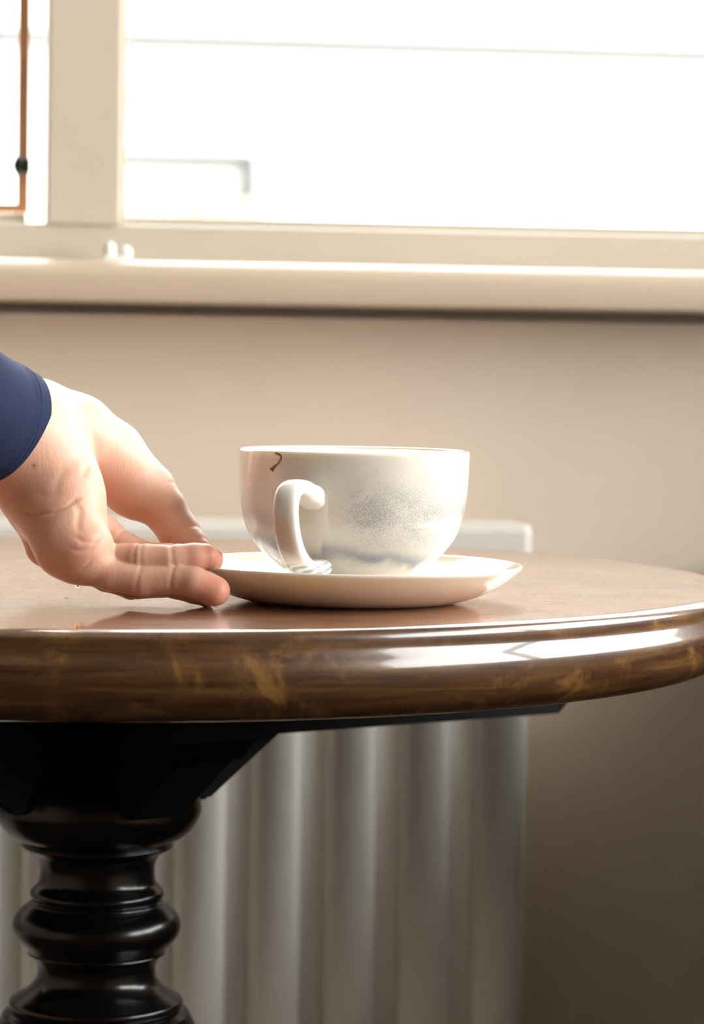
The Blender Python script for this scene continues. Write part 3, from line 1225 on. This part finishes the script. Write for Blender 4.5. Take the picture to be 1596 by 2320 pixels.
rings = []
for i, p in enumerate(axp):
    d = (axp[min(i + 1, nA - 1)] - axp[max(i - 1, 0)]).normalized()
    a_ = d.cross(Vector((0, 0, 1))).normalized()
    b_ = a_.cross(d).normalized()
    rings.append((p, a_, b_, d, dist[i]))
outl = []
for p, a_, b_, d, f in rings:
    for k in range(SEG):
        t = 2 * math.pi * k / SEG
        r = srad(f)
        wr = .0008 * math.sin(f * 160 + 2 * math.sin(t * 2)) * math.sin(t + f * 40) * min(1, f / .05)
        if f < .012:
            r += .0004
        r += wr
        end = dist[0] - f
        if end < .04:
            r *= max(.02, 1 - (1 - end / .04) ** 2) ** .5
        q = p + a_ * math.cos(t) * r * .92 + b_ * math.sin(t) * r
        vs.append(q)
p, a_, b_, d, f = rings[-1]
for rr_, back in ((-.0006, -.0006), (-.0016, .0004), (-.0019, .004), (-.002, .02)):
    for k in range(SEG):
        t = 2 * math.pi * k / SEG
        r = srad(0) + .0004 + rr_
        vs.append(p - d * back + a_ * math.cos(t) * r * .92 + b_ * math.sin(t) * r)
NR = len(vs) // SEG
for i in range(NR - 1):
    for k in range(SEG):
        k2 = (k + 1) % SEG
        fs.append((i * SEG + k, i * SEG + k2, (i + 1) * SEG + k2, (i + 1) * SEG + k))
fs.append(tuple(range(SEG - 1, -1, -1)))
slv = ppart('sleeve', mesh(vs, fs, 'sleeve'), M['navy'], label='navy cotton shirt sleeve')
# row of stitching round the cuff
i0 = min(range(nA), key=lambda i: abs(dist[i] - .009))
p, a_, b_, d, f = rings[i0]
seam = [p + a_ * math.cos(2 * math.pi * k / 72) * (srad(f) + .0001) * .92 + b_ * math.sin(2 * math.pi * k / 72) * (srad(f) + .0001) for k in range(73)]
ppart('cuff_seam', tube(seam, .00055, 6, cap=False), M['navy'], slv)

# gold ring worn at the root of the ring finger, its stone below the knuckle
rc = P(196, 1286, 1.312)
stone_at = P(186, 1311, 1.320)
ringo = empty('finger_ring', tuple(rc))
tag(ringo, 'gold ring with a dark stone worn on the underside of the hand', 'ring')
dirn = (P(250, 1302, 1.304) - P(180, 1268, 1.304)).normalized()
rn = (stone_at - rc)
rn = rn - dirn * rn.dot(dirn)
maj = rn.length - .0006
rx = rn.normalized()
ry = dirn.cross(rx).normalized()
vs = []
for i in range(48):
    c_, s_ = math.cos(2 * math.pi * i / 48), math.sin(2 * math.pi * i / 48)
    for j in range(8):
        cj, sj = math.cos(2 * math.pi * j / 8), math.sin(2 * math.pi * j / 8)
        vs.append((rx * c_ + ry * s_) * (maj + .0008 * cj) + dirn * .0013 * sj)
band = link('band', mesh(vs, [(i * 8 + j, ((i + 1) % 48) * 8 + j, ((i + 1) % 48) * 8 + (j + 1) % 8, i * 8 + (j + 1) % 8) for i in range(48) for j in range(8)]), M['gold'])
band.parent = ringo
for nm, rad0, h0, h1, mt in (('bezel', .0026, -.0006, .0012, M['gold']), ('stone', .0021, .0008, .0022, M['stone'])):
    pr = [(0, h0), (rad0 * .9, h0), (rad0, (h0 + h1) / 2), (rad0 * .75, h1), (0, h1 + .0003)]
    me = lathe(pr, 12)
    q = rx.to_track_quat('Z', 'Y').to_matrix().to_4x4()
    me.transform(Matrix.Translation(rx * maj) @ q)
    o = link(nm, me, mt, None, False)
    o.parent = ringo
